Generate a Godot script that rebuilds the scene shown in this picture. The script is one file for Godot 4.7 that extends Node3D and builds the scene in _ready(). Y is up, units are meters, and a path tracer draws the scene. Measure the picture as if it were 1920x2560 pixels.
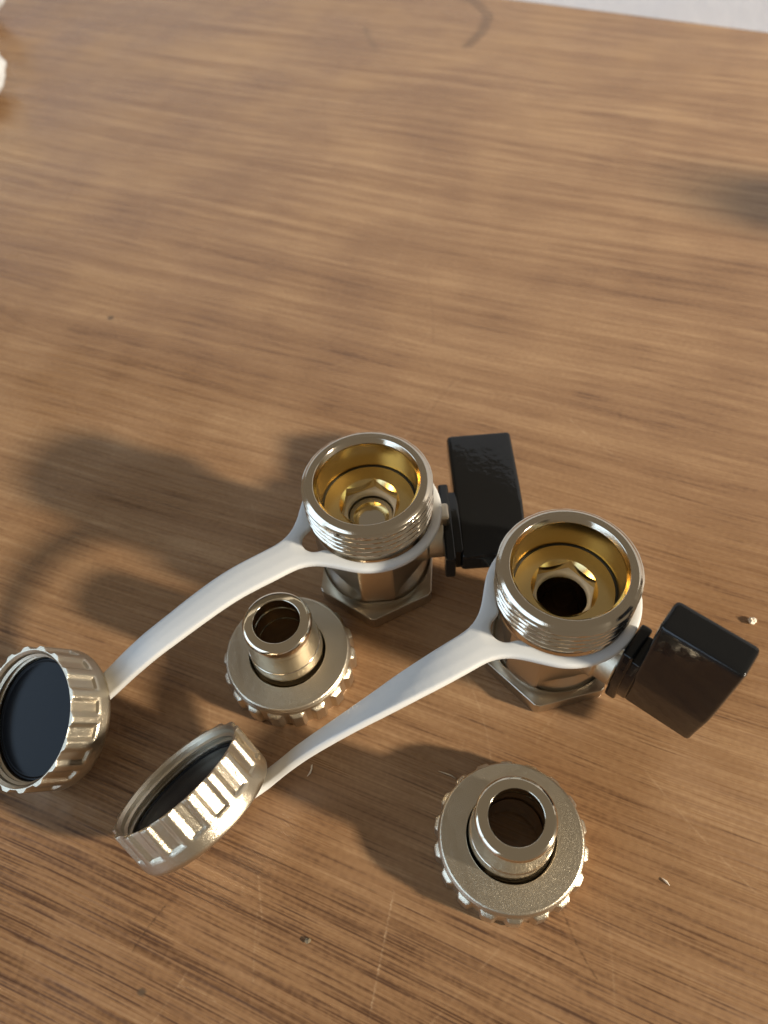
extends Node3D
# Two nickel ball valves with tethered caps and two knurled couplings on a wooden worktop.
# Shapes are modelled in millimetres and committed in metres.

const MM := 0.001
const EYE := Vector3(0, 0.202324, 0)
const VALVE_A := Vector3(-3.53, 0, -117.88)
const VALVE_B := Vector3(41.10, 0, -86.55)
const STEM_HEIGHT := 21.1
const GRAIN_TURN := 0.471          # direction of the wood grain on the table, radians from +x towards +z

var M := {}

# ---------------------------------------------------------------- small helpers
func lin(r: float, g: float, b: float) -> Color:
	return Color(r, g, b).linear_to_srgb()

func tag(o: Node, label: String, category: String, group := "") -> void:
	o.set_meta("label", label)
	o.set_meta("category", category)
	if group != "":
		o.set_meta("group", group)

func noise_tex(size: int, freq: float, kind: int, seed_: int, octaves := 3) -> NoiseTexture2D:
	var n := FastNoiseLite.new()
	n.noise_type = kind
	n.seed = seed_
	n.frequency = freq
	n.fractal_octaves = octaves
	var t := NoiseTexture2D.new()
	t.width = size
	t.height = size
	t.seamless = true
	t.noise = n
	return t

func metal(color: Color, rough: float, bump: Texture2D = null, bump_scale := 0.0, tile := 100.0, rough_map: Texture2D = null) -> StandardMaterial3D:
	var m := StandardMaterial3D.new()
	m.albedo_color = color
	m.metallic = 1.0
	m.roughness = rough
	m.uv1_triplanar = true
	m.uv1_scale = Vector3.ONE * tile
	if bump:
		m.heightmap_enabled = true
		m.heightmap_texture = bump
		m.heightmap_scale = bump_scale
	if rough_map:
		m.roughness_texture = rough_map
	return m

func plain(color: Color, rough: float, bump: Texture2D = null, bump_scale := 0.0, tile := 100.0) -> StandardMaterial3D:
	var m := metal(color, rough, bump, bump_scale, tile)
	m.metallic = 0.0
	return m

# One mesh from points (mm) and triangles; corners share a normal where faces meet at less than the crease angle.
func build(v: PackedVector3Array, t: PackedInt32Array, crease := 32.0) -> ArrayMesh:
	var nt := t.size() / 3
	var vol := 0.0
	for i in nt:
		vol += v[t[i * 3]].dot(v[t[i * 3 + 1]].cross(v[t[i * 3 + 2]]))
	var sign_ := 1.0 if vol >= 0.0 else -1.0
	var fn := PackedVector3Array()
	fn.resize(nt)
	var around := []
	around.resize(v.size())
	for i in v.size():
		around[i] = PackedInt32Array()
	for i in nt:
		var a := v[t[i * 3]]
		fn[i] = (v[t[i * 3 + 1]] - a).cross(v[t[i * 3 + 2]] - a) * sign_
		for k in 3:
			around[t[i * 3 + k]].append(i)
	var unit := PackedVector3Array()
	unit.resize(nt)
	for i in nt:
		unit[i] = fn[i].normalized()
	var limit := cos(deg_to_rad(crease))
	var pos := PackedVector3Array()
	var nor := PackedVector3Array()
	var idx := PackedInt32Array()
	var known := {}
	for i in nt:
		if fn[i].length_squared() < 1e-14:
			continue
		var tri := [0, 0, 0]
		for k in 3:
			var p: int = t[i * 3 + k]
			var n := Vector3.ZERO
			for j in around[p]:
				if unit[j].dot(unit[i]) > limit:
					n += fn[j]
			n = n.normalized()
			var key := "%d|%d|%d|%d" % [p, roundi(n.x * 200), roundi(n.y * 200), roundi(n.z * 200)]
			if not known.has(key):
				known[key] = pos.size()
				pos.append(v[p] * MM)
				nor.append(n)
			tri[k] = known[key]
		if sign_ > 0.0:
			idx.append_array(PackedInt32Array([tri[0], tri[2], tri[1]]))
		else:
			idx.append_array(PackedInt32Array([tri[0], tri[1], tri[2]]))
	var arr := []
	arr.resize(Mesh.ARRAY_MAX)
	arr[Mesh.ARRAY_VERTEX] = pos
	arr[Mesh.ARRAY_NORMAL] = nor
	arr[Mesh.ARRAY_INDEX] = idx
	var m := ArrayMesh.new()
	m.add_surface_from_arrays(Mesh.PRIMITIVE_TRIANGLES, arr)
	return m

func obj(called: String, mesh: Mesh, mat: Material, parent: Node = self) -> MeshInstance3D:
	var o := MeshInstance3D.new()
	o.name = called
	o.mesh = mesh
	o.material_override = mat
	parent.add_child(o, true)
	return o

# Closed profile turned about y; shape(theta, r, y) may push each point about.
func lathe(profile: PackedVector2Array, n: int, shape := "", crease := 32.0) -> ArrayMesh:
	var v := PackedVector3Array()
	var t := PackedInt32Array()
	var m := profile.size()
	for i in n:
		var a := TAU * i / n
		for p in profile:
			var q := p
			if shape != "":
				q = turned(shape, a, p.x, p.y)
			v.append(Vector3(q.x * cos(a), q.y, q.x * sin(a)))
	for i in n:
		var i2 := (i + 1) % n
		for j in m:
			var j2 := (j + 1) % m
			t.append_array(PackedInt32Array([i * m + j, i * m + j2, i2 * m + j, i * m + j2, i2 * m + j2, i2 * m + j]))
	return build(v, t, crease)

# how each turned shape departs from a body of revolution
func turned(kind: String, a: float, r: float, y: float) -> Vector2:
	match kind:
		"body":
			if r < 13.6 or y > 31.5:
				return Vector2(r, y)
			var lim := r
			for s: float in [PI / 2, -PI / 2]:
				var c := cos(a - s)
				if c > 0.3:
					lim = minf(lim, 14.7 / c)
				for o: float in [-0.86, 0.86]:
					var k := cos(a - s - o)
					if k > 0.3:
						var e := clampf((13.2 - y) / 3.2, 0.0, 1.0)
						var dist := 13.1 + 4.0 * (1.0 - sqrt(1.0 - e * e))
						lim = minf(lim, dist / k)
			return Vector2(minf(r, lim), y)
		"hexagon":
			if r < 12:
				return Vector2(r, y)
			var k := fposmod(a, PI / 3) - PI / 6
			var lim := minf(16.1 / cos(k), 18.25)
			return Vector2(minf(r, lim * r / 18.6 if r < 18.0 else lim - (18.6 - r)), y)
		"thread":
			if r < 16.7 or y < 36.1 or y > 46.2:
				return Vector2(r, y)
			var ph := fposmod((y - 36.0) / 1.95 - a / TAU, 1.0)
			var tri := clampf(absf(ph - 0.5) * 2.9 - 0.40, 0.0, 1.0)
			var amp := 1.15 * smoothstep(36.1, 36.7, y) * (1.0 - smoothstep(45.3, 46.2, y))
			return Vector2(16.85 - 0.95 * (1.0 - smoothstep(36.1, 36.6, y)) - amp * tri + 0.045 * sin(a * 23.0 + y * 9.0) * sin(a * 7.0 - y * 4.0), y)
		"hex_hole":
			var h := 6.9 / cos(fposmod(a, PI / 3) - PI / 6)
			if r > 7.3 and r < 7.6:
				return Vector2(h, 37.1 - (7.95 - h) / 1.0)
			if r < 6.5:
				return Vector2(h, y)
			return Vector2(r, y)
		"cap":
			if r < 17.1 or y < -8.7:
				return Vector2(r, y)
			var raise := rib(a, 18, 0.44)
			raise = maxf(raise, 1.0 - smoothstep(-8.2, -7.5, y))
			return Vector2(r + 0.82 * raise, y)
		"nut":
			if r >= 17.08:
				return Vector2(r + 1.05 * rib(a, 18, 0.58) * (1.0 - smoothstep(6.8, 7.7, y)), y)
	return Vector2(r, y)

func lever_point(p: Vector3) -> Vector3:
	var w := p.y + 9.75
	var k := 1.26 - (0.22 * (w - 4.7) / 26.2 if w > 4.7 else 0.34 * (4.7 - w) / 16.1)
	var x := p.x
	if x > 0.0:
		x *= 1.0 - 0.09 * smoothstep(10.0, -11.4, w)
	return Vector3(x, p.y, p.z * k)

func hub_point(p: Vector3) -> Vector3:
	return Vector3(p.x, p.y, p.z * (1.0 + 0.35 * (1.0 - smoothstep(3.0, 8.0, absf(p.y)))))

# Rounds the corners of a closed 2D outline; pts are Vector3(x, y, corner radius).
func rounded(pts: Array, steps := 4) -> PackedVector2Array:
	var out := PackedVector2Array()
	var n := pts.size()
	for i in n:
		var p := Vector2(pts[i].x, pts[i].y)
		var r: float = pts[i].z
		if r <= 0.0:
			out.append(p)
			continue
		var a := (Vector2(pts[(i + n - 1) % n].x, pts[(i + n - 1) % n].y) - p)
		var b := (Vector2(pts[(i + 1) % n].x, pts[(i + 1) % n].y) - p)
		var d := minf(r, minf(a.length(), b.length()) * 0.49)
		var s := p + a.normalized() * d
		var e := p + b.normalized() * d
		for k in steps + 1:
			var u := float(k) / steps
			out.append(s.lerp(p, u).lerp(p.lerp(e, u), u))
	return out

# A box of half sizes h (mm) with rounded edges b, extra grid lines in y, and a shaping function.
func rounded_box(h: Vector3, b: float, lines_y: Array = [], shape := "") -> ArrayMesh:
	var axis := []
	for k in 3:
		var s: float = h[k]
		var l := [-s, -s + b * 0.12, -s + b * 0.45, -s + b]
		if k == 1:
			l.append_array(lines_y)
		elif s > 2.0 * b:
			l.append_array([-s * 0.4, 0.0, s * 0.4] if s * 0.4 < s - b else [0.0])
		l.append_array([s - b, s - b * 0.45, s - b * 0.12, s])
		axis.append(l)
	var v := PackedVector3Array()
	var t := PackedInt32Array()
	var known := {}
	for k in 3:
		var k1 := (k + 1) % 3
		var k2 := (k + 2) % 3
		for side: float in [-1.0, 1.0]:
			var la: Array = axis[k1]
			var lb: Array = axis[k2]
			var ids := []
			for x in la:
				for y in lb:
					var p := Vector3.ZERO
					p[k] = side * h[k]
					p[k1] = x
					p[k2] = y
					var key := "%.3f %.3f %.3f" % [p.x, p.y, p.z]
					if not known.has(key):
						var core := p.clamp(-(h - Vector3.ONE * b), h - Vector3.ONE * b)
						var q := core + (p - core).normalized() * b
						if shape == "lever":
							q = lever_point(q)
						elif shape == "hub":
							q = hub_point(q)
						known[key] = v.size()
						v.append(q)
					ids.append(known[key])
			for i in la.size() - 1:
				for j in lb.size() - 1:
					var q0: int = ids[i * lb.size() + j]
					var q1: int = ids[(i + 1) * lb.size() + j]
					var q2: int = ids[(i + 1) * lb.size() + j + 1]
					var q3: int = ids[i * lb.size() + j + 1]
					if side > 0:
						t.append_array(PackedInt32Array([q0, q1, q2, q0, q2, q3]))
					else:
						t.append_array(PackedInt32Array([q0, q2, q1, q0, q3, q2]))
	return build(v, t, 50.0)

# ---------------------------------------------------------------- camera, light
func set_camera_and_light() -> void:
	var cam := Camera3D.new()
	cam.name = "camera"
	var att := CameraAttributesPhysical.new()
	att.frustum_focal_length = 18.03
	att.frustum_focus_distance = 0.186
	att.frustum_near = 0.01
	att.frustum_far = 30.0
	att.exposure_aperture = 8.5
	cam.attributes = att
	cam.near = 0.01
	cam.far = 30.0
	cam.fov = 67.3
	cam.transform = Transform3D(Basis(Vector3(0.993828, -0.063160, 0.091195), Vector3(0.110931, 0.565846, -0.817014), Vector3(0, 0.822088, 0.569360)), EYE)
	add_child(cam)
	cam.current = true

	var env := Environment.new()
	env.background_mode = Environment.BG_COLOR
	env.background_color = lin(0.190, 0.158, 0.118)
	env.tonemap_mode = Environment.TONE_MAPPER_LINEAR
	env.tonemap_exposure = 1.06
	env.sdfgi_enabled = true
	env.ssao_enabled = true
	env.ssil_enabled = true
	var we := WorldEnvironment.new()
	we.name = "surroundings"
	we.environment = env
	add_child(we)

	# the warm lamp that throws the long shadows, low on the right
	var lamp := Node3D.new()
	lamp.name = "desk_lamp"
	lamp.position = Vector3(2.1, 0.995, 1.0)
	add_child(lamp)
	tag(lamp, "small round warm white lamp bulb shining low across the table", "lamp")
	var bulb := SphereMesh.new()
	bulb.radius = 0.085
	bulb.height = 0.17
	var glow := StandardMaterial3D.new()
	glow.albedo_color = Color(1, 0.95, 0.85)
	glow.emission_enabled = true
	glow.emission = lin(1.0, 0.84, 0.62)
	glow.emission_energy_multiplier = 4.0
	obj("bulb", bulb, glow, lamp)
	var holder := CylinderMesh.new()
	holder.top_radius = 0.016
	holder.bottom_radius = 0.02
	holder.height = 0.05
	var ho := obj("bulb_holder", holder, plain(lin(0.6, 0.6, 0.58), 0.4), lamp)
	ho.position = Vector3(0, 0.108, 0)
	var light := OmniLight3D.new()
	light.name = "lamp_light"
	light.light_color = lin(1.0, 0.90, 0.74)
	light.light_energy = 13.5
	light.light_size = 0.085
	light.omni_range = 12.0
	light.omni_attenuation = 2.0
	light.shadow_enabled = true
	lamp.add_child(light)

	# the window that gives the cool light from the left
	var win := Node3D.new()
	win.name = "window"
	win.transform = Transform3D(Basis.IDENTITY, Vector3(-1.45, 0.78, 0.30)).looking_at(Vector3(0, 0.25, -0.1), Vector3.UP)
	add_child(win)
	tag(win, "wide window with white frame letting in cool daylight", "window")
	var pane := StandardMaterial3D.new()
	pane.albedo_color = Color(0.2, 0.25, 0.3)
	pane.emission_enabled = true
	pane.emission = lin(0.55, 0.75, 1.0)
	pane.emission_energy_multiplier = 0.25
	var white := plain(lin(0.75, 0.75, 0.73), 0.4)
	for sx: float in [-1.0, 1.0]:
		var pm := BoxMesh.new()
		pm.size = Vector3(1.0, 1.3, 0.006)
		obj("pane", pm, pane, win).position = Vector3(sx * 0.535, 0, 0.02)
		var a := AreaLight3D.new()
		a.name = "window_light"
		a.area_size = Vector2(1.0, 1.3)
		a.area_normalize_energy = false
		a.light_color = lin(0.58, 0.77, 1.0)
		a.light_energy = 0.75
		a.shadow_enabled = true
		a.area_range = 8.0
		a.area_attenuation = 2.0
		a.position = Vector3(sx * 0.535, 0, -0.0)
		win.add_child(a, true)
		var stile := BoxMesh.new()
		stile.size = Vector3(0.06, 1.44, 0.05)
		obj("stile", stile, white, win).position = Vector3(sx * 1.07, 0, 0.01)
		var railm := BoxMesh.new()
		railm.size = Vector3(2.08, 0.06, 0.046)
		obj("rail", railm, white, win).position = Vector3(0, sx * 0.683, 0.012)
	var mull := BoxMesh.new()
	mull.size = Vector3(0.06, 1.3, 0.046)
	obj("mullion", mull, white, win).position = Vector3(0, 0, 0.012)

# ---------------------------------------------------------------- wood
func to_uv(x: float, z: float) -> Vector2:                # table point in mm -> 0..1 across the wood picture
	var c := cos(GRAIN_TURN)
	var s := sin(GRAIN_TURN)
	return Vector2(((x * c + z * s) + 470.0) / 560.0, ((-x * s + z * c) + 545.0) / 600.0)

func layer(w: int, h: int, freq: float, seed_: int, octaves: int, size: int, kind := FastNoiseLite.TYPE_SIMPLEX_SMOOTH) -> PackedByteArray:
	var n := FastNoiseLite.new()
	n.noise_type = kind
	n.seed = seed_
	n.frequency = freq
	n.fractal_octaves = octaves
	var im := n.get_image(w, h, false, false, true)
	im.convert(Image.FORMAT_L8)
	im.resize(size, size, Image.INTERPOLATE_CUBIC)
	return im.get_data()

func scratch(px: PackedByteArray, size: int, a: Vector2, b: Vector2, sag: float, tone: Color, strength: float, rng: RandomNumberGenerator) -> void:
	var d := b - a
	var side := Vector2(-d.y, d.x).normalized()
	var steps := int(maxf(absf(d.x), absf(d.y)) * 1.3) + 2
	var fade := rng.randf() * 6.0
	for i in steps:
		var u := float(i) / steps
		var p := a + d * u + side * sag * sin(u * PI)
		var k := strength * (0.55 + 0.45 * sin(u * 37.0 + fade) * sin(u * 11.0 + fade * 2.0))
		for o in 2:
			var xx := int(p.x) + o
			var yy := int(p.y)
			if xx < 0 or yy < 0 or xx >= size or yy >= size:
				continue
			var q := (yy * size + xx) * 3
			var kk := k * (1.0 if o == 0 else 0.45)
			px[q] = int(lerpf(px[q], tone.r8, kk))
			px[q + 1] = int(lerpf(px[q + 1], tone.g8, kk))
			px[q + 2] = int(lerpf(px[q + 2], tone.b8, kk))

func wood_material() -> StandardMaterial3D:
	var S := 2048
	var bands := layer(48, S, 0.020, 11, 3, S)
	var streak := layer(48, S, 0.075, 12, 3, S)
	var fine := layer(34, S, 0.70, 13, 2, S)
	var pores := layer(40, S, 0.80, 14, 1, S)
	var patch := layer(256, 256, 0.035, 15, 3, S)
	var speck := layer(1024, 1024, 0.30, 17, 2, S)
	var out := PackedByteArray()
	out.resize(S * S * 3)
	var rough := PackedByteArray()
	rough.resize(S * S)
	# colour from dark to light wood, looked up by tone
	var ramp := PackedByteArray()
	for i in 256:
		var u := i / 255.0
		var c := lin(0.070, 0.032, 0.015).lerp(lin(0.228, 0.121, 0.056), smoothstep(0.0, 0.45, u)).lerp(lin(0.41, 0.252, 0.129), smoothstep(0.35, 1.0, u))
		ramp.append_array(PackedByteArray([c.r8, c.g8, c.b8]))
	var q := 0
	var base := 0
	for y in S:
		base = y * S
		# darker heartwood with denser grain lines along one edge of the board, paler wood along the other
		var heart_and_falloff := int(38.0 * smoothstep(0.79, 0.92, float(y) / S))  # heartwood tone, deepened to paint the light falling off towards the near edge
		var pale_and_sheen := 26.0 * (1.0 - smoothstep(0.30, 0.70, float(y) / S))  # paler wood tone, raised to paint the brighter light and sheen further back
		for x in S:
			var at := base + x
			var tone: float = 0.16 * bands[at] + 0.19 * streak[at] + 0.30 * fine[at] + 0.20 * patch[at] + 0.14 * speck[at] + 2.0
			tone += pale_and_sheen * streak[at] / 160.0
			tone -= heart_and_falloff * (300 - streak[at]) * 0.0032
			var p := pores[at] - (172 - heart_and_falloff)
			if p > 0:
				tone -= p * 0.75
			var i := clampi(int((tone - 128.0) * 1.25 + 134.0), 0, 255) * 3
			out[q] = ramp[i]
			out[q + 1] = ramp[i + 1]
			out[q + 2] = ramp[i + 2]
			rough[at] = clampi(80 + ((fine[at] - 128) >> 2) + ((patch[at] - 128) >> 2) + ((pores[at] - 120) >> 2), 40, 220)
			q += 3
	var rng := RandomNumberGenerator.new()
	rng.seed = 77
	var pale := lin(0.55, 0.40, 0.26)
	var dark := lin(0.05, 0.025, 0.012)
	for i in 620:
		var a := Vector2(rng.randf() * S, rng.randf() * S)
		var ang := rng.randf_range(0.9, 2.3) if rng.randf() < 0.75 else rng.randf() * TAU
		var l := rng.randf_range(8, 50) if rng.randf() < 0.8 else rng.randf_range(60, 260)
		scratch(out, S, a, a + Vector2.from_angle(ang) * l, rng.randf_range(-0.08, 0.08) * l, pale if rng.randf() < 0.82 else dark, rng.randf_range(0.06, 0.26), rng)
	# marks that can be seen in place: two long scratches, three dark cuts, the ring-shaped stain and two spots
	var S2 := Vector2(S, S)
	for mk: Array in [[59, -52, 88, -8, 6.0, pale, 0.22], [94, -35, 99, -5, 0.0, pale, 0.28], [31, -24, 36, -9, 2.0, dark, 0.55], [-63, -32, -71, -22, 1.0, dark, 0.55], [-8, -30, -16, -5, 0.0, pale, 0.4], [-41, -36, -40, -26, 0.0, pale, 0.35], [67, -170, 80, -150, 2.0, pale, 0.3], [15, -260, 33, -310, 3.0, pale, 0.25]]:
		scratch(out, S, to_uv(mk[0], mk[1]) * S2, to_uv(mk[2], mk[3]) * S2, mk[4], mk[5], mk[6], rng)
	var ring_: Array[Vector2] = [Vector2(68, -505), Vector2(84, -492), Vector2(90, -472), Vector2(84, -455), Vector2(72, -438)]
	for k in 26:
		var o := Vector2(rng.randfn(), rng.randfn()) * 2.0
		for i in 4:
			scratch(out, S, to_uv(ring_[i].x + o.x, ring_[i].y + o.y) * S2, to_uv(ring_[i + 1].x + o.x, ring_[i + 1].y + o.y) * S2, 0.0, lin(0.09, 0.052, 0.024), 0.45, rng)
	for k in 14:
		var o := Vector2(rng.randfn(), rng.randfn()) * 1.4
		scratch(out, S, to_uv(20 + o.x, -474 + o.y) * S2, to_uv(24 + o.x, -448 + o.y) * S2, 4.0, lin(0.10, 0.062, 0.030), 0.25, rng)
	for sp: Vector3 in [Vector3(-100, -250, 1.6), Vector3(-68, -14, 1.0)]:
		var c := to_uv(sp.x, sp.y) * S2
		for k in int(sp.z * 40):
			var o := Vector2(rng.randfn(), rng.randfn()) * sp.z * 1.3
			scratch(out, S, c + o, c + o + Vector2(rng.randf_range(1, 4), 0), 0.0, lin(0.09, 0.06, 0.035), 0.35, rng)
	var m := StandardMaterial3D.new()
	m.resource_name = "oiled_wood"
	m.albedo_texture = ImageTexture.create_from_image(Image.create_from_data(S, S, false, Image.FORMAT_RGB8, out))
	m.roughness = 1.0
	m.roughness_texture = ImageTexture.create_from_image(Image.create_from_data(S, S, false, Image.FORMAT_L8, rough))
	m.metallic = 0.0
	m.metallic_specular = 0.52
	m.heightmap_enabled = true
	m.heightmap_texture = m.roughness_texture
	m.heightmap_scale = 0.010
	m.heightmap_flip_texture = true
	return m

func make_table() -> void:
	# one slab of wood, its top at y = 0; the wood picture lies along the grain
	var hx := 800.0
	var z0 := -1500.0
	var z1 := 500.0
	var pos := PackedVector3Array()
	var nor := PackedVector3Array()
	var uv := PackedVector2Array()
	var tan_ := PackedFloat32Array()
	var idx := PackedInt32Array()
	var c := [Vector3(-hx, 0, z0), Vector3(hx, 0, z0), Vector3(hx, 0, z1), Vector3(-hx, 0, z1)]
	var d := Vector3(0, -28, 0)
	var faces := [[c[3] + d, c[2] + d, c[1] + d, c[0] + d, Vector3.DOWN]]
	for k in 4:
		var a: Vector3 = c[k]
		var b: Vector3 = c[(k + 1) % 4]
		faces.append([b, a, a + d, b + d, (b - a).cross(Vector3.UP).normalized() * -1.0])
	# the top as a grid, so that the grain can wander a little
	var wander := FastNoiseLite.new()
	wander.seed = 16
	wander.frequency = 0.0045
	wander.fractal_octaves = 2
	var gx := 100
	var gz := 125
	for i in gx + 1:
		for k in gz + 1:
			var x := lerpf(-hx, hx, float(i) / gx)
			var z := lerpf(z0, z1, float(k) / gz)
			pos.append(Vector3(x, 0, z) * MM)
			nor.append(Vector3.UP)
			uv.append(to_uv(x, z) + Vector2(0, 0.007 * wander.get_noise_2d(x * 0.7 + z * 0.3, z)))
			tan_.append_array(PackedFloat32Array([cos(GRAIN_TURN), 0, sin(GRAIN_TURN), 1]))
	for i in gx:
		for k in gz:
			var o := i * (gz + 1) + k
			idx.append_array(PackedInt32Array([o, o + gz + 1, o + gz + 2, o, o + gz + 2, o + 1]))
	for f in faces:
		var s := pos.size()
		var n: Vector3 = f[4]
		var flip: bool = (f[1] - f[0]).cross(f[2] - f[0]).dot(n) > 0.0
		for k in 4:
			pos.append(f[k] * MM)
			nor.append(n)
			uv.append(to_uv(f[k].x, f[k].z + f[k].y))
			tan_.append_array(PackedFloat32Array([cos(GRAIN_TURN), 0, sin(GRAIN_TURN), 1]))
		idx.append_array(PackedInt32Array([s, s + 2, s + 1, s, s + 3, s + 2]) if flip else PackedInt32Array([s, s + 1, s + 2, s, s + 2, s + 3]))
	var arr := []
	arr.resize(Mesh.ARRAY_MAX)
	arr[Mesh.ARRAY_VERTEX] = pos
	arr[Mesh.ARRAY_NORMAL] = nor
	arr[Mesh.ARRAY_TEX_UV] = uv
	arr[Mesh.ARRAY_TANGENT] = tan_
	arr[Mesh.ARRAY_INDEX] = idx
	var m := ArrayMesh.new()
	m.add_surface_from_arrays(Mesh.PRIMITIVE_TRIANGLES, arr)
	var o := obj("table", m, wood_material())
	o.set_meta("kind", "structure")

func make_wall() -> void:
	# the white wall panel along the back of the table
	var b := BoxMesh.new()
	b.size = Vector3(1.7, 0.42, 0.03)
	var o := obj("wall", b, plain(lin(0.86, 0.86, 0.86), 0.5, M.coarse, 0.01, 12.0))
	var a := Vector3(107.0, 0, -487.0) * MM
	var e := Vector3(228.2, 0, -417.0) * MM
	var dir := (e - a).normalized()
	var back := Vector3(dir.z, 0, -dir.x)
	o.transform = Transform3D(Basis(dir, Vector3.UP, dir.cross(Vector3.UP)), a - dir * 0.2 + back * 0.015 + Vector3(0, 0.2101, 0))
	o.set_meta("kind", "structure")

# ---------------------------------------------------------------- valve
func rib(a: float, count: int, width := 0.5) -> float:
	var f := fposmod(a * count / TAU, 1.0)
	var x := absf(f - 0.5) * 2.0
	return 1.0 - smoothstep(width - 0.22, width + 0.22, x)

func body_mesh() -> ArrayMesh:
	var prof := PackedVector2Array()
	for p in rounded([Vector3(12.5, 5.0, 0), Vector3(13.4, 5.0, 0), Vector3(13.4, 6.7, 0.5), Vector3(14.4, 7.2, 0.6), Vector3(16.3, 11.0, 3.0)], 6):
		prof.append(p)
	for i in 30:
		prof.append(Vector2(16.3, 12.8 + i * 0.55))
	for p in rounded([Vector3(16.3, 31.2, 0), Vector3(15.9, 31.6, 0), Vector3(15.6, 33, 0), Vector3(12.5, 33, 0)], 3):
		prof.append(p)
	return lathe(prof, 200, "body", 24.0)

func hex_mesh() -> ArrayMesh:
	var prof := rounded([Vector3(9.5, 0.0, 0), Vector3(17.6, 0.0, 0.3), Vector3(18.6, 0.5, 0.3), Vector3(18.6, 5.3, 0.35), Vector3(9.5, 5.3, 0)], 3)
	return lathe(prof, 180, "hexagon", 20.0)

func neck_mesh() -> ArrayMesh:
	var prof := PackedVector2Array()
	prof.append(Vector2(13.4, 31.0))
	prof.append(Vector2(15.7, 31.0))
	prof.append(Vector2(15.9, 35.9))
	var y := 36.2
	while y < 46.15:
		prof.append(Vector2(16.8, y))
		y += 0.15
	for p in rounded([Vector3(16.55, 46.5, 0.3), Vector3(15.55, 47.3, 0.35), Vector3(13.73, 47.3, 0.16), Vector3(12.9, 45.9, 0.2), Vector3(13.4, 45.6, 0)], 3):
		prof.append(p)
	return lathe(prof, 168, "thread", 26.0)

func insert_mesh() -> ArrayMesh:
	var prof := PackedVector2Array([Vector2(6.0, 33.6), Vector2(12.15, 33.6), Vector2(12.15, 36.95), Vector2(11.95, 37.15), Vector2(7.95, 37.15), Vector2(7.4, 36.0)])
	return lathe(prof, 144, "hex_hole", 15.0)

func tube(r0: float, r1: float, y0: float, y1: float, round_ := 0.2, n := 96) -> ArrayMesh:
	return lathe(rounded([Vector3(r0, y0, round_), Vector3(r1, y0, round_), Vector3(r1, y1, round_), Vector3(r0, y1, round_)], 3), n)

func cap_mesh() -> ArrayMesh:
	var prof := PackedVector2Array()
	prof.append(Vector2(0.002, -6.2))
	prof.append(Vector2(16.2, -6.2))
	var k := 0
	while k < 2:                                                   # inner thread
		var y := -4.6 + k * 1.55
		prof.append(Vector2(16.2, y))
		prof.append(Vector2(15.55, y + 0.45))
		prof.append(Vector2(15.55, y + 0.75))
		prof.append(Vector2(16.2, y + 1.2))
		k += 1
	for p in rounded([Vector3(16.2, -0.9, 0.2), Vector3(16.95, -0.05, 0.12), Vector3(17.25, 0.0, 0.12), Vector3(17.3, -0.5, 0)], 2):
		prof.append(p)
	var y2 := -0.8
	while y2 > -8.6:
		prof.append(Vector2(17.3, y2))
		y2 -= 0.45
	for p in rounded([Vector3(18.12, -8.75, 0), Vector3(18.12, -12.5, 3.6), Vector3(0.002, -12.5, 0)], 7):
		prof.append(p)
	return lathe(prof, 288, "cap", 30.0)

# ---------------------------------------------------------------- strap: a flat white band that opens into a ring
var path: PackedVector3Array
var path_up: PackedVector3Array
var path_len: float

func lay_path(points: Array, end_up: Vector3) -> void:
	path = PackedVector3Array()
	path_up = PackedVector3Array()
	var fine := PackedVector3Array()
	var n := points.size()
	for i in n - 1:
		var p0: Vector3 = points[maxi(i - 1, 0)] if i > 0 else points[0] * 2.0 - points[1]
		var p3: Vector3 = points[mini(i + 2, n - 1)] if i < n - 2 else points[n - 1] * 2.0 - points[n - 2]
		for k in 24:
			fine.append(points[i].cubic_interpolate(points[i + 1], p0, p3, k / 24.0))
	fine.append(points[n - 1])
	# resample every half millimetre
	var acc := 0.0
	path.append(fine[0])
	for i in range(1, fine.size()):
		var a := fine[i - 1]
		var seg := fine[i] - a
		var l := seg.length()
		while acc + l >= 0.5 and l > 0.0:
			var step := 0.5 - acc
			a += seg.normalized() * step
			seg = fine[i] - a
			l = seg.length()
			path.append(a)
			acc = 0.0
		acc += l
	path_len = (path.size() - 1) * 0.5
	for i in path.size():
		var u := smoothstep(20.0, path_len - 28.0, i * 0.5)
		path_up.append(Vector3.UP.lerp(end_up, u).normalized())

func on_path(p: Vector3) -> Vector3:
	var s := p.x / 0.5
	var i := clampi(int(floor(s)), 0, path.size() - 2)
	var tang := (path[i + 1] - path[i]).normalized()
	var at := path[i] + tang * (s - i) * 0.5
	var j := clampi(i, 2, path.size() - 3)
	tang = (path[j + 2] - path[j - 2]).normalized()
	var up := path_up[i]
	var side := tang.cross(up).normalized()
	up = side.cross(tang).normalized()
	return at + side * p.y + up * p.z

func smin(a: float, b: float, k: float) -> float:
	var h := clampf(0.5 + 0.5 * (b - a) / k, 0.0, 1.0)
	return lerpf(b, a, h) - k * h * (1.0 - h)

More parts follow.
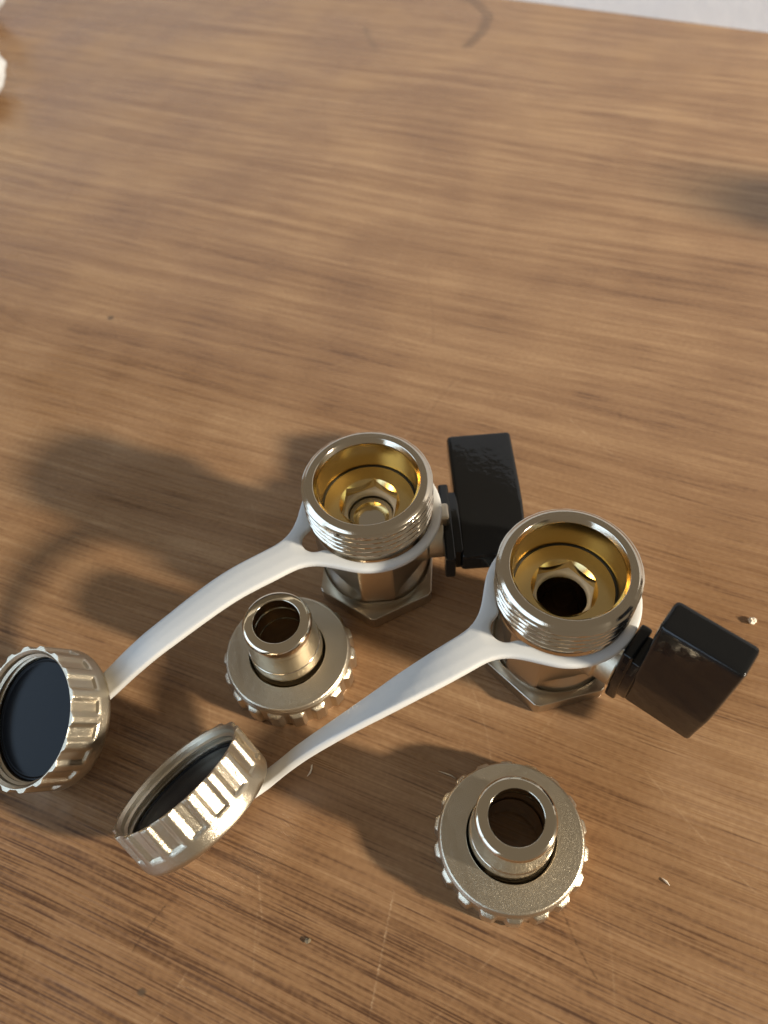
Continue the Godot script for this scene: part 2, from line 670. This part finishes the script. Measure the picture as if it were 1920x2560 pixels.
func strap_field(s: float, t: float, z: float) -> float:
	var half := lerpf(4.55, 3.45, smoothstep(26.0, path_len, s))
	var band := maxf(absf(t) - half, maxf(10.0 - s, s - path_len))
	var tip := Vector2(s - path_len, t).length() - 6.5
	var d := smin(Vector2(s, t).length() - 19.0, band, 9.0)
	d = smin(d, tip, 3.0)
	var hole := smin(Vector2(s, t).length() - 16.3, Vector2(s - 17.0, t).length() - 3.6, 2.0)
	d = maxf(d, -hole)
	var dz := absf(z) - (1.05 + 0.30 * smoothstep(0.0, 3.4, -d))
	var e := 0.7
	var a := d + e
	var b := dz + e
	return minf(maxf(a, b), 0.0) + Vector2(maxf(a, 0.0), maxf(b, 0.0)).length() - e

func strap_mesh(points: Array, end_up: Vector3) -> ArrayMesh:
	lay_path(points, end_up)
	var c := 0.45
	var lo := Vector3(-20.2, -20.2, -1.8)
	var nx := int(ceil((path_len + 8.5 + 20.2) / c)) + 1
	var ny := int(ceil(40.4 / c)) + 1
	var nz := int(ceil(3.6 / c)) + 1
	var val := PackedFloat32Array()
	val.resize(nx * ny * nz)
	for i in nx:
		for j in ny:
			var x := lo.x + i * c
			var y := lo.y + j * c
			var far := absf(y) > 9.0 and x > 40.0
			for k in nz:
				val[(i * ny + j) * nz + k] = 5.0 if far else strap_field(x, y, lo.z + k * c)
	var ids := PackedInt32Array()
	ids.resize(nx * ny * nz)
	ids.fill(-1)
	var v := PackedVector3Array()
	var t := PackedInt32Array()
	for i in nx - 1:
		for j in ny - 1:
			for k in nz - 1:
				var inside := 0
				var g := PackedFloat32Array()
				for q in 8:
					var f := val[((i + (q & 1)) * ny + j + ((q >> 1) & 1)) * nz + k + (q >> 2)]
					g.append(f)
					if f < 0.0:
						inside += 1
				if inside == 0 or inside == 8:
					continue
				var sum := Vector3.ZERO
				var cnt := 0
				for e in [[0, 1], [2, 3], [4, 5], [6, 7], [0, 2], [1, 3], [4, 6], [5, 7], [0, 4], [1, 5], [2, 6], [3, 7]]:
					var a: float = g[e[0]]
					var b: float = g[e[1]]
					if (a < 0.0) != (b < 0.0):
						var u := a / (a - b)
						var pa := Vector3(e[0] & 1, (e[0] >> 1) & 1, e[0] >> 2)
						var pb := Vector3(e[1] & 1, (e[1] >> 1) & 1, e[1] >> 2)
						sum += pa.lerp(pb, u)
						cnt += 1
				ids[(i * ny + j) * nz + k] = v.size()
				v.append(on_path(lo + (Vector3(i, j, k) + sum / cnt) * c))
	for i in range(1, nx - 1):
		for j in range(1, ny - 1):
			for k in range(1, nz - 1):
				var here := val[(i * ny + j) * nz + k] < 0.0
				for ax in 3:
					var o := [i, j, k]
					o[ax] += 1
					if (val[(o[0] * ny + o[1]) * nz + o[2]] < 0.0) == here:
						continue
					var a1 := (ax + 1) % 3
					var a2 := (ax + 2) % 3
					var quad := []
					for w in [[0, 0], [-1, 0], [-1, -1], [0, -1]]:
						var b := [i, j, k]
						b[a1] += w[0]
						b[a2] += w[1]
						quad.append(ids[(b[0] * ny + b[1]) * nz + b[2]])
					if quad.min() < 0:
						continue
					if not here:
						quad.reverse()
					t.append_array(PackedInt32Array([quad[0], quad[1], quad[2], quad[0], quad[2], quad[3]]))
	return build(v, t, 80.0)

# ---------------------------------------------------------------- whole things
var shared := {}

func make_valve(at: Vector3, az: float, open: bool, hex_turn: float, hole_turn: float, strap_points: Array, cap_at: Vector3, cap_dir: Vector3) -> Node3D:
	var root := Node3D.new()
	root.name = "ball_valve"
	add_child(root, true)
	root.position = at * MM
	root.rotation.y = -az
	var inv := root.transform.affine_inverse()
	obj("hex_base", shared.hex, M.satin_smooth, root).rotation.y = -hex_turn
	obj("body", shared.body, M.satin_smooth, root)
	obj("threaded_neck", shared.neck, M.nickel, root)
	obj("bore", shared.bore, M.brass, root)
	obj("bore_seal", shared.seal, M.rubber, root)
	obj("hex_insert", shared.insert, M.brass, root).rotation.y = -hole_turn
	obj("seat_ring", shared.seat, M.seat, root)
	if open:
		obj("ball", shared.ball_open, M.ball, root)
	else:
		obj("ball", shared.ball, M.ball, root)
	var bonnet := obj("bonnet", shared.bonnet, M.satin, root)
	bonnet.transform = Transform3D(Basis(Vector3(0, 0, 1), Vector3(1, 0, 0), Vector3(0, 1, 0)), Vector3(0, STEM_HEIGHT, 0) * MM)
	var lug := obj("stop_lug", shared.lug, M.satin, root)
	lug.position = Vector3(18.4, STEM_HEIGHT + 6.6, 0) * MM
	# lever: x along the stem, y along the lever, z through its thickness
	var handle := Node3D.new()
	handle.name = "handle"
	root.add_child(handle)
	handle.transform = Transform3D(Basis.IDENTITY if open else Basis(Vector3(1, 0, 0), Vector3(0, 0, -1), Vector3(0, 1, 0)), Vector3(0, STEM_HEIGHT, 0) * MM)
	obj("lever", shared.lever, M.black, handle).position = Vector3(32.8, 9.75, 0) * MM
	obj("hub", shared.hub, M.black, handle).position = Vector3(20.4, 0, 0) * MM
	obj("collar", shared.collar, M.black, handle).position = Vector3(22.6, 0, 0) * MM
	# tether and cap
	var local := []
	for p in strap_points:
		local.append(inv * (p * MM) / MM)
	var strap := obj("strap", strap_mesh(local, inv.basis * cap_dir), M.strap, root)
	strap.set_meta("label", "flexible white plastic tether strap with a ring at its end")
	var cap := Node3D.new()
	cap.name = "cap"
	root.add_child(cap)
	var yy := cap_dir.normalized()
	var xx := yy.cross(Vector3.UP).normalized()
	cap.transform = inv * Transform3D(Basis(xx, yy, xx.cross(yy)), cap_at * MM)
	obj("shell", shared.cap, M.satin, cap)
	obj("gasket", shared.gasket, M.gasket, cap)
	return root

func make_coupling(at: Vector3, turn: float, lean: Vector3) -> Node3D:
	var root := Node3D.new()
	root.name = "hose_coupling"
	add_child(root, true)
	root.position = at * MM
	obj("ring_nut", shared.nut, M.satin, root).rotation.y = turn
	var nip := obj("nipple", shared.nipple, M.polished, root)
	nip.position = lean * MM
	return root

func lump(seed_: int, r: Vector3, rough_: float, freq: float, n := 20) -> ArrayMesh:
	var fn := FastNoiseLite.new()
	fn.seed = seed_
	fn.frequency = freq
	fn.fractal_octaves = 3
	var v := PackedVector3Array()
	var t := PackedInt32Array()
	for i in n + 1:
		for j in n * 2:
			var a := PI * i / n
			var b := TAU * j / (n * 2)
			var d := Vector3(sin(a) * cos(b), cos(a), sin(a) * sin(b))
			v.append(d * r * (1.0 + rough_ * fn.get_noise_3dv(d * 10.0)))
	for i in n:
		for j in n * 2:
			var j2 := (j + 1) % (n * 2)
			t.append_array(PackedInt32Array([i * n * 2 + j, (i + 1) * n * 2 + j, i * n * 2 + j2, i * n * 2 + j2, (i + 1) * n * 2 + j, (i + 1) * n * 2 + j2]))
	return build(v, t, 30.0)

func fibre(points: Array, r: float) -> ArrayMesh:
	var v := PackedVector3Array()
	var t := PackedInt32Array()
	var n := points.size()
	for i in n:
		var tang: Vector3 = (points[mini(i + 1, n - 1)] - points[maxi(i - 1, 0)]).normalized()
		var sd := tang.cross(Vector3.UP).normalized()
		var u := sd.cross(tang)
		var rr := r * (0.25 if i == 0 or i == n - 1 else 1.0)
		for k in 5:
			v.append(points[i] + (sd * cos(TAU * k / 5) + u * sin(TAU * k / 5)) * rr)
	for i in n - 1:
		for k in 5:
			var k2 := (k + 1) % 5
			t.append_array(PackedInt32Array([i * 5 + k, i * 5 + k2, (i + 1) * 5 + k, i * 5 + k2, (i + 1) * 5 + k2, (i + 1) * 5 + k]))
	for k in range(1, 4):
		t.append_array(PackedInt32Array([0, k + 1, k, (n - 1) * 5, (n - 1) * 5 + k, (n - 1) * 5 + k + 1]))
	return build(v, t, 60.0)

func make_materials() -> void:
	M.grit = noise_tex(512, 0.24, FastNoiseLite.TYPE_SIMPLEX_SMOOTH, 3, 1)
	M.coarse = noise_tex(256, 0.03, FastNoiseLite.TYPE_SIMPLEX_SMOOTH, 4, 3)
	M.wear = noise_tex(256, 0.05, FastNoiseLite.TYPE_SIMPLEX_SMOOTH, 5, 4)
	M.nickel = metal(lin(0.65, 0.58, 0.475), 0.12, M.wear, 0.0012, 210.0)
	M.polished = metal(lin(0.70, 0.625, 0.50), 0.11, M.wear, 0.0006, 60.0)
	M.satin = metal(lin(0.61, 0.535, 0.415), 0.33, M.grit, 0.0068, 34.0)
	M.satin_smooth = metal(lin(0.54, 0.485, 0.40), 0.28, M.grit, 0.002, 34.0)
	M.brass = metal(lin(0.74, 0.565, 0.265), 0.20)
	M.ball = metal(lin(0.68, 0.63, 0.54), 0.05)
	M.rubber = plain(lin(0.01, 0.01, 0.01), 0.5)
	M.gasket = plain(lin(0.008, 0.009, 0.011), 0.22, M.wear, 0.0008, 40.0)
	M.gasket.metallic_specular = 0.2
	M.seat = plain(lin(0.72, 0.68, 0.60), 0.45)
	M.black = plain(lin(0.008, 0.008, 0.008), 0.07, M.coarse, 0.0022, 40.0)
	M.black.metallic_specular = 0.42
	M.strap = plain(lin(0.55, 0.545, 0.525), 0.42, M.wear, 0.001, 60.0)

func make_shapes() -> void:
	shared.hex = hex_mesh()
	shared.body = body_mesh()
	shared.neck = neck_mesh()
	shared.bore = lathe(PackedVector2Array([Vector2(12.38, 33.0), Vector2(13.38, 33.0), Vector2(13.38, 45.6), Vector2(12.88, 45.85), Vector2(12.82, 45.4)]), 128)
	shared.seal = tube(12.16, 12.5, 36.4, 37.12, 0.1)
	shared.insert = insert_mesh()
	shared.seat = lathe(rounded([Vector3(6.15, 31.6, 0.2), Vector3(11.0, 31.6, 0), Vector3(11.0, 33.58, 0), Vector3(6.6, 33.58, 0.3), Vector3(6.15, 33.1, 0.3)], 4), 96)
	var ball := PackedVector2Array()
	for i in 25:
		var a := PI * i / 24
		ball.append(Vector2(maxf(11.9 * sin(a), 0.002), STEM_HEIGHT - 11.9 * cos(a)))
	shared.ball = lathe(ball, 72)
	shared.ball_open = lathe(rounded([Vector3(6.1, 9.0, 0.4), Vector3(11.5, 14.0, 2), Vector3(11.5, 28.0, 2), Vector3(6.1, 31.55, 0.3)], 4), 72)
	shared.bonnet = lathe(rounded([Vector3(0.002, 8, 0), Vector3(8.0, 8, 0), Vector3(8.0, 14.5, 0.4), Vector3(7.4, 15.0, 0.4), Vector3(7.4, 19.2, 0.5), Vector3(0.002, 19.2, 0)], 4), 72)
	shared.lug = rounded_box(Vector3(2.6, 3.3, 2.6), 0.8)
	shared.lever = rounded_box(Vector3(9.5, 21.15, 4.05), 1.3, [-14.0, -8.0, -5.6, -4.5, 2.0, 9.0, 15.0], "lever")
	shared.collar = rounded_box(Vector3(1.5, 10.0, 4.3), 0.6, [-5.0, 0.0, 5.0], "hub")
	shared.hub = rounded_box(Vector3(1.45, 12.6, 4.9), 0.7, [-6.0, 0.0, 6.0], "hub")
	shared.cap = cap_mesh()
	shared.gasket = lathe(rounded([Vector3(0.002, -6.15, 0), Vector3(15.5, -6.15, 0), Vector3(15.5, -4.45, 0.4), Vector3(14.7, -4.45, 0.3), Vector3(14.4, -4.75, 0.3), Vector3(0.002, -4.75, 0)], 4), 96)
	# ring nut with ribs, and the nipple that stands in it
	var prof := PackedVector2Array()
	for p in rounded([Vector3(10.5, 7.3, 0.15), Vector3(10.5, 10.0, 0.25), Vector3(16.55, 10.0, 0.35), Vector3(17.05, 9.3, 0.3)], 4):
		prof.append(p)
	var y := 8.7
	while y > 0.4:
		prof.append(Vector2(17.1, y))
		y -= 0.4
	for p in rounded([Vector3(17.0, 0.0, 0.3), Vector3(15.4, 0.0, 0.2), Vector3(15.4, 7.3, 0)], 2):
		prof.append(p)
	shared.nut = lathe(prof, 288, "nut", 30.0)
	shared.nipple = lathe(rounded([
		Vector3(7.2, 0.6, 0.2), Vector3(14.6, 0.6, 0.3), Vector3(14.6, 6.9, 0.6), Vector3(10.25, 7.0, 0.3), Vector3(9.7, 15.2, 0.15), Vector3(9.5, 15.35, 0.1), Vector3(9.3, 19.0, 0.2), Vector3(9.1, 22.6, 0.3), Vector3(9.0, 27.0, 1.9), Vector3(6.05, 27.0, 0.35),
		Vector3(5.95, 24.6, 0.2), Vector3(6.9, 24.2, 0.2), Vector3(6.9, 21.6, 0.2), Vector3(6.6, 21.2, 0.2), Vector3(6.6, 19.8, 0.2), Vector3(7.0, 19.4, 0.2), Vector3(7.0, 15.4, 0.2), Vector3(6.7, 15.0, 0.2), Vector3(6.7, 13.6, 0.2), Vector3(7.2, 13.2, 0.2)], 4), 128)

func _ready() -> void:
	set_camera_and_light()
	make_materials()
	make_table()
	make_wall()
	make_shapes()
	print("shapes done")

	var cap_a := Vector3(-0.451, 0.860, 0.237).normalized()
	var cap_b := Vector3(-0.491, 0.638, -0.593).normalized()
	var at_a := Vector3(-96.41, 18.75, -76.54)
	var at_b := Vector3(-55.97, 20.0, -57.04)
	var end_a := at_a - cap_a * 13.8
	var end_b := at_b - cap_b * 13.8
	var a := make_valve(VALVE_A, deg_to_rad(2.4), false, deg_to_rad(36.8), deg_to_rad(-79.0), [VALVE_A + Vector3(0, 33.1, 0), Vector3(-26.5, 33.1, -106.5), Vector3(-42.0, 31.2, -100.2), Vector3(-59.0, 26.0, -91.9), Vector3(-68.3, 21.5, -87.7), Vector3(-78.5, 14.0, -84.0), end_a], at_a, cap_a)
	tag(a, "nickel ball valve with black lever lying flat and a closed brass ball in its bore", "valve", "ball valves with tethered caps")
	var b := make_valve(VALVE_B, deg_to_rad(44.4), true, deg_to_rad(7.5), deg_to_rad(-111.0), [VALVE_B + Vector3(0, 33.1, 0), Vector3(17.5, 33.1, -75.4), Vector3(-0.1, 29.5, -68.6), Vector3(-18.2, 21.5, -63.0), Vector3(-27.7, 16.0, -60.1), Vector3(-37.0, 10.0, -56.5), end_b], at_b, cap_b)
	tag(b, "nickel ball valve with black lever standing upright and a dark open bore", "valve", "ball valves with tethered caps")
	print("valves done")

	var c := make_coupling(Vector3(-30.45, 0, -91.0), 0.1, Vector3(0.0, 0, -0.5))
	tag(c, "knurled nickel coupling nut with nipple standing between the two white straps", "coupling", "loose hose couplings")
	var d := make_coupling(Vector3(21.2, 0, -37.9), 0.22, Vector3(-0.1, 0, -0.2))
	tag(d, "knurled nickel coupling nut with nipple standing apart on bare wood beyond the straps", "coupling", "loose hose couplings")

	# small things lying about
	var tissue := Node3D.new()
	tissue.name = "crumpled_tissue"
	add_child(tissue)
	tissue.position = Vector3(-221, 0, -470) * MM
	M.paper = plain(lin(0.50, 0.51, 0.52), 0.8)
	obj("fold", lump(9, Vector3(31, 17, 30), 0.16, 0.10, 40), M.paper, tissue).position = Vector3(17, 15, 32) * MM
	obj("fold", lump(10, Vector3(33, 24, 52), 0.22, 0.10, 40), M.paper, tissue).position = Vector3(0, 21, -40) * MM
	tag(tissue, "crumpled white paper tissue lying on the far part of the table", "tissue")
	var chip := obj("plaster_crumb", lump(21, Vector3(1.1, 0.8, 0.95), 0.7, 0.12, 7), plain(lin(0.72, 0.63, 0.52), 0.8))
	chip.position = Vector3(99.5, 0.7, -88.8) * MM
	tag(chip, "pale crumb lying on the wood beyond the raised black lever", "crumb")
	var grit := obj("grit_speck", lump(22, Vector3(0.75, 0.4, 0.55), 0.6, 0.12, 6), plain(lin(0.16, 0.12, 0.07), 0.6))
	grit.position = Vector3(-28.6, 0.35, -22.0) * MM
	tag(grit, "small dark speck of grit on the bare wood", "speck")
	var curl := obj("plastic_shaving", fibre([Vector3(-1.0, 0.3, 1.6), Vector3(-0.2, 0.6, 0.9), Vector3(0.3, 0.8, 0.0), Vector3(0.3, 0.5, -0.9), Vector3(0.5, 0.2, -1.4)], 0.22), plain(lin(0.75, 0.68, 0.58), 0.6))
	curl.position = Vector3(-26.5, 0.0, -61.1) * MM
	tag(curl, "tiny curled white shaving in the shade beside a white strap", "shaving")
	var sliver := obj("wood_sliver", fibre([Vector3(-2.2, 0.2, -1.0), Vector3(-0.6, 0.5, -0.2), Vector3(0.8, 0.6, 0.5), Vector3(2.0, 0.3, 1.4)], 0.18), plain(lin(0.42, 0.31, 0.19), 0.7))
	sliver.position = Vector3(8.8, 0.0, -56.2) * MM
	tag(sliver, "thin pale wood sliver touching the shaded side of a knurled nut", "sliver")
	var flake := obj("wood_flake", fibre([Vector3(-0.7, 0.2, -0.9), Vector3(0.0, 0.5, 0.0), Vector3(0.6, 0.2, 0.9)], 0.25), plain(lin(0.66, 0.56, 0.43), 0.7))
	flake.position = Vector3(56.3, 0.0, -25.9) * MM
	tag(flake, "short pale wood flake alone on the brightly lit bare table", "flake")

	# stands to the right of the picture and throws the blurred shadow that reaches in over the wood
	var bottle := Node3D.new()
	bottle.name = "bottle"
	add_child(bottle)
	bottle.position = Vector3(388, 0, -134) * MM
	tag(bottle, "small brown plastic bottle standing on the table beside the valves", "bottle")
	obj("container", lathe(rounded([Vector3(0.002, 0.2, 0), Vector3(24, 0.2, 2.0), Vector3(24, 86, 6.0), Vector3(16, 95, 3.0), Vector3(16, 98, 0.3), Vector3(0.002, 98, 0)], 6), 48), plain(lin(0.10, 0.06, 0.03), 0.35), bottle)
	obj("lid", lathe(rounded([Vector3(0.002, 98.1, 0), Vector3(19, 98.1, 0.6), Vector3(19, 116, 1.2), Vector3(0.002, 114, 0)], 5), 48), plain(lin(0.5, 0.5, 0.48), 0.4), bottle)
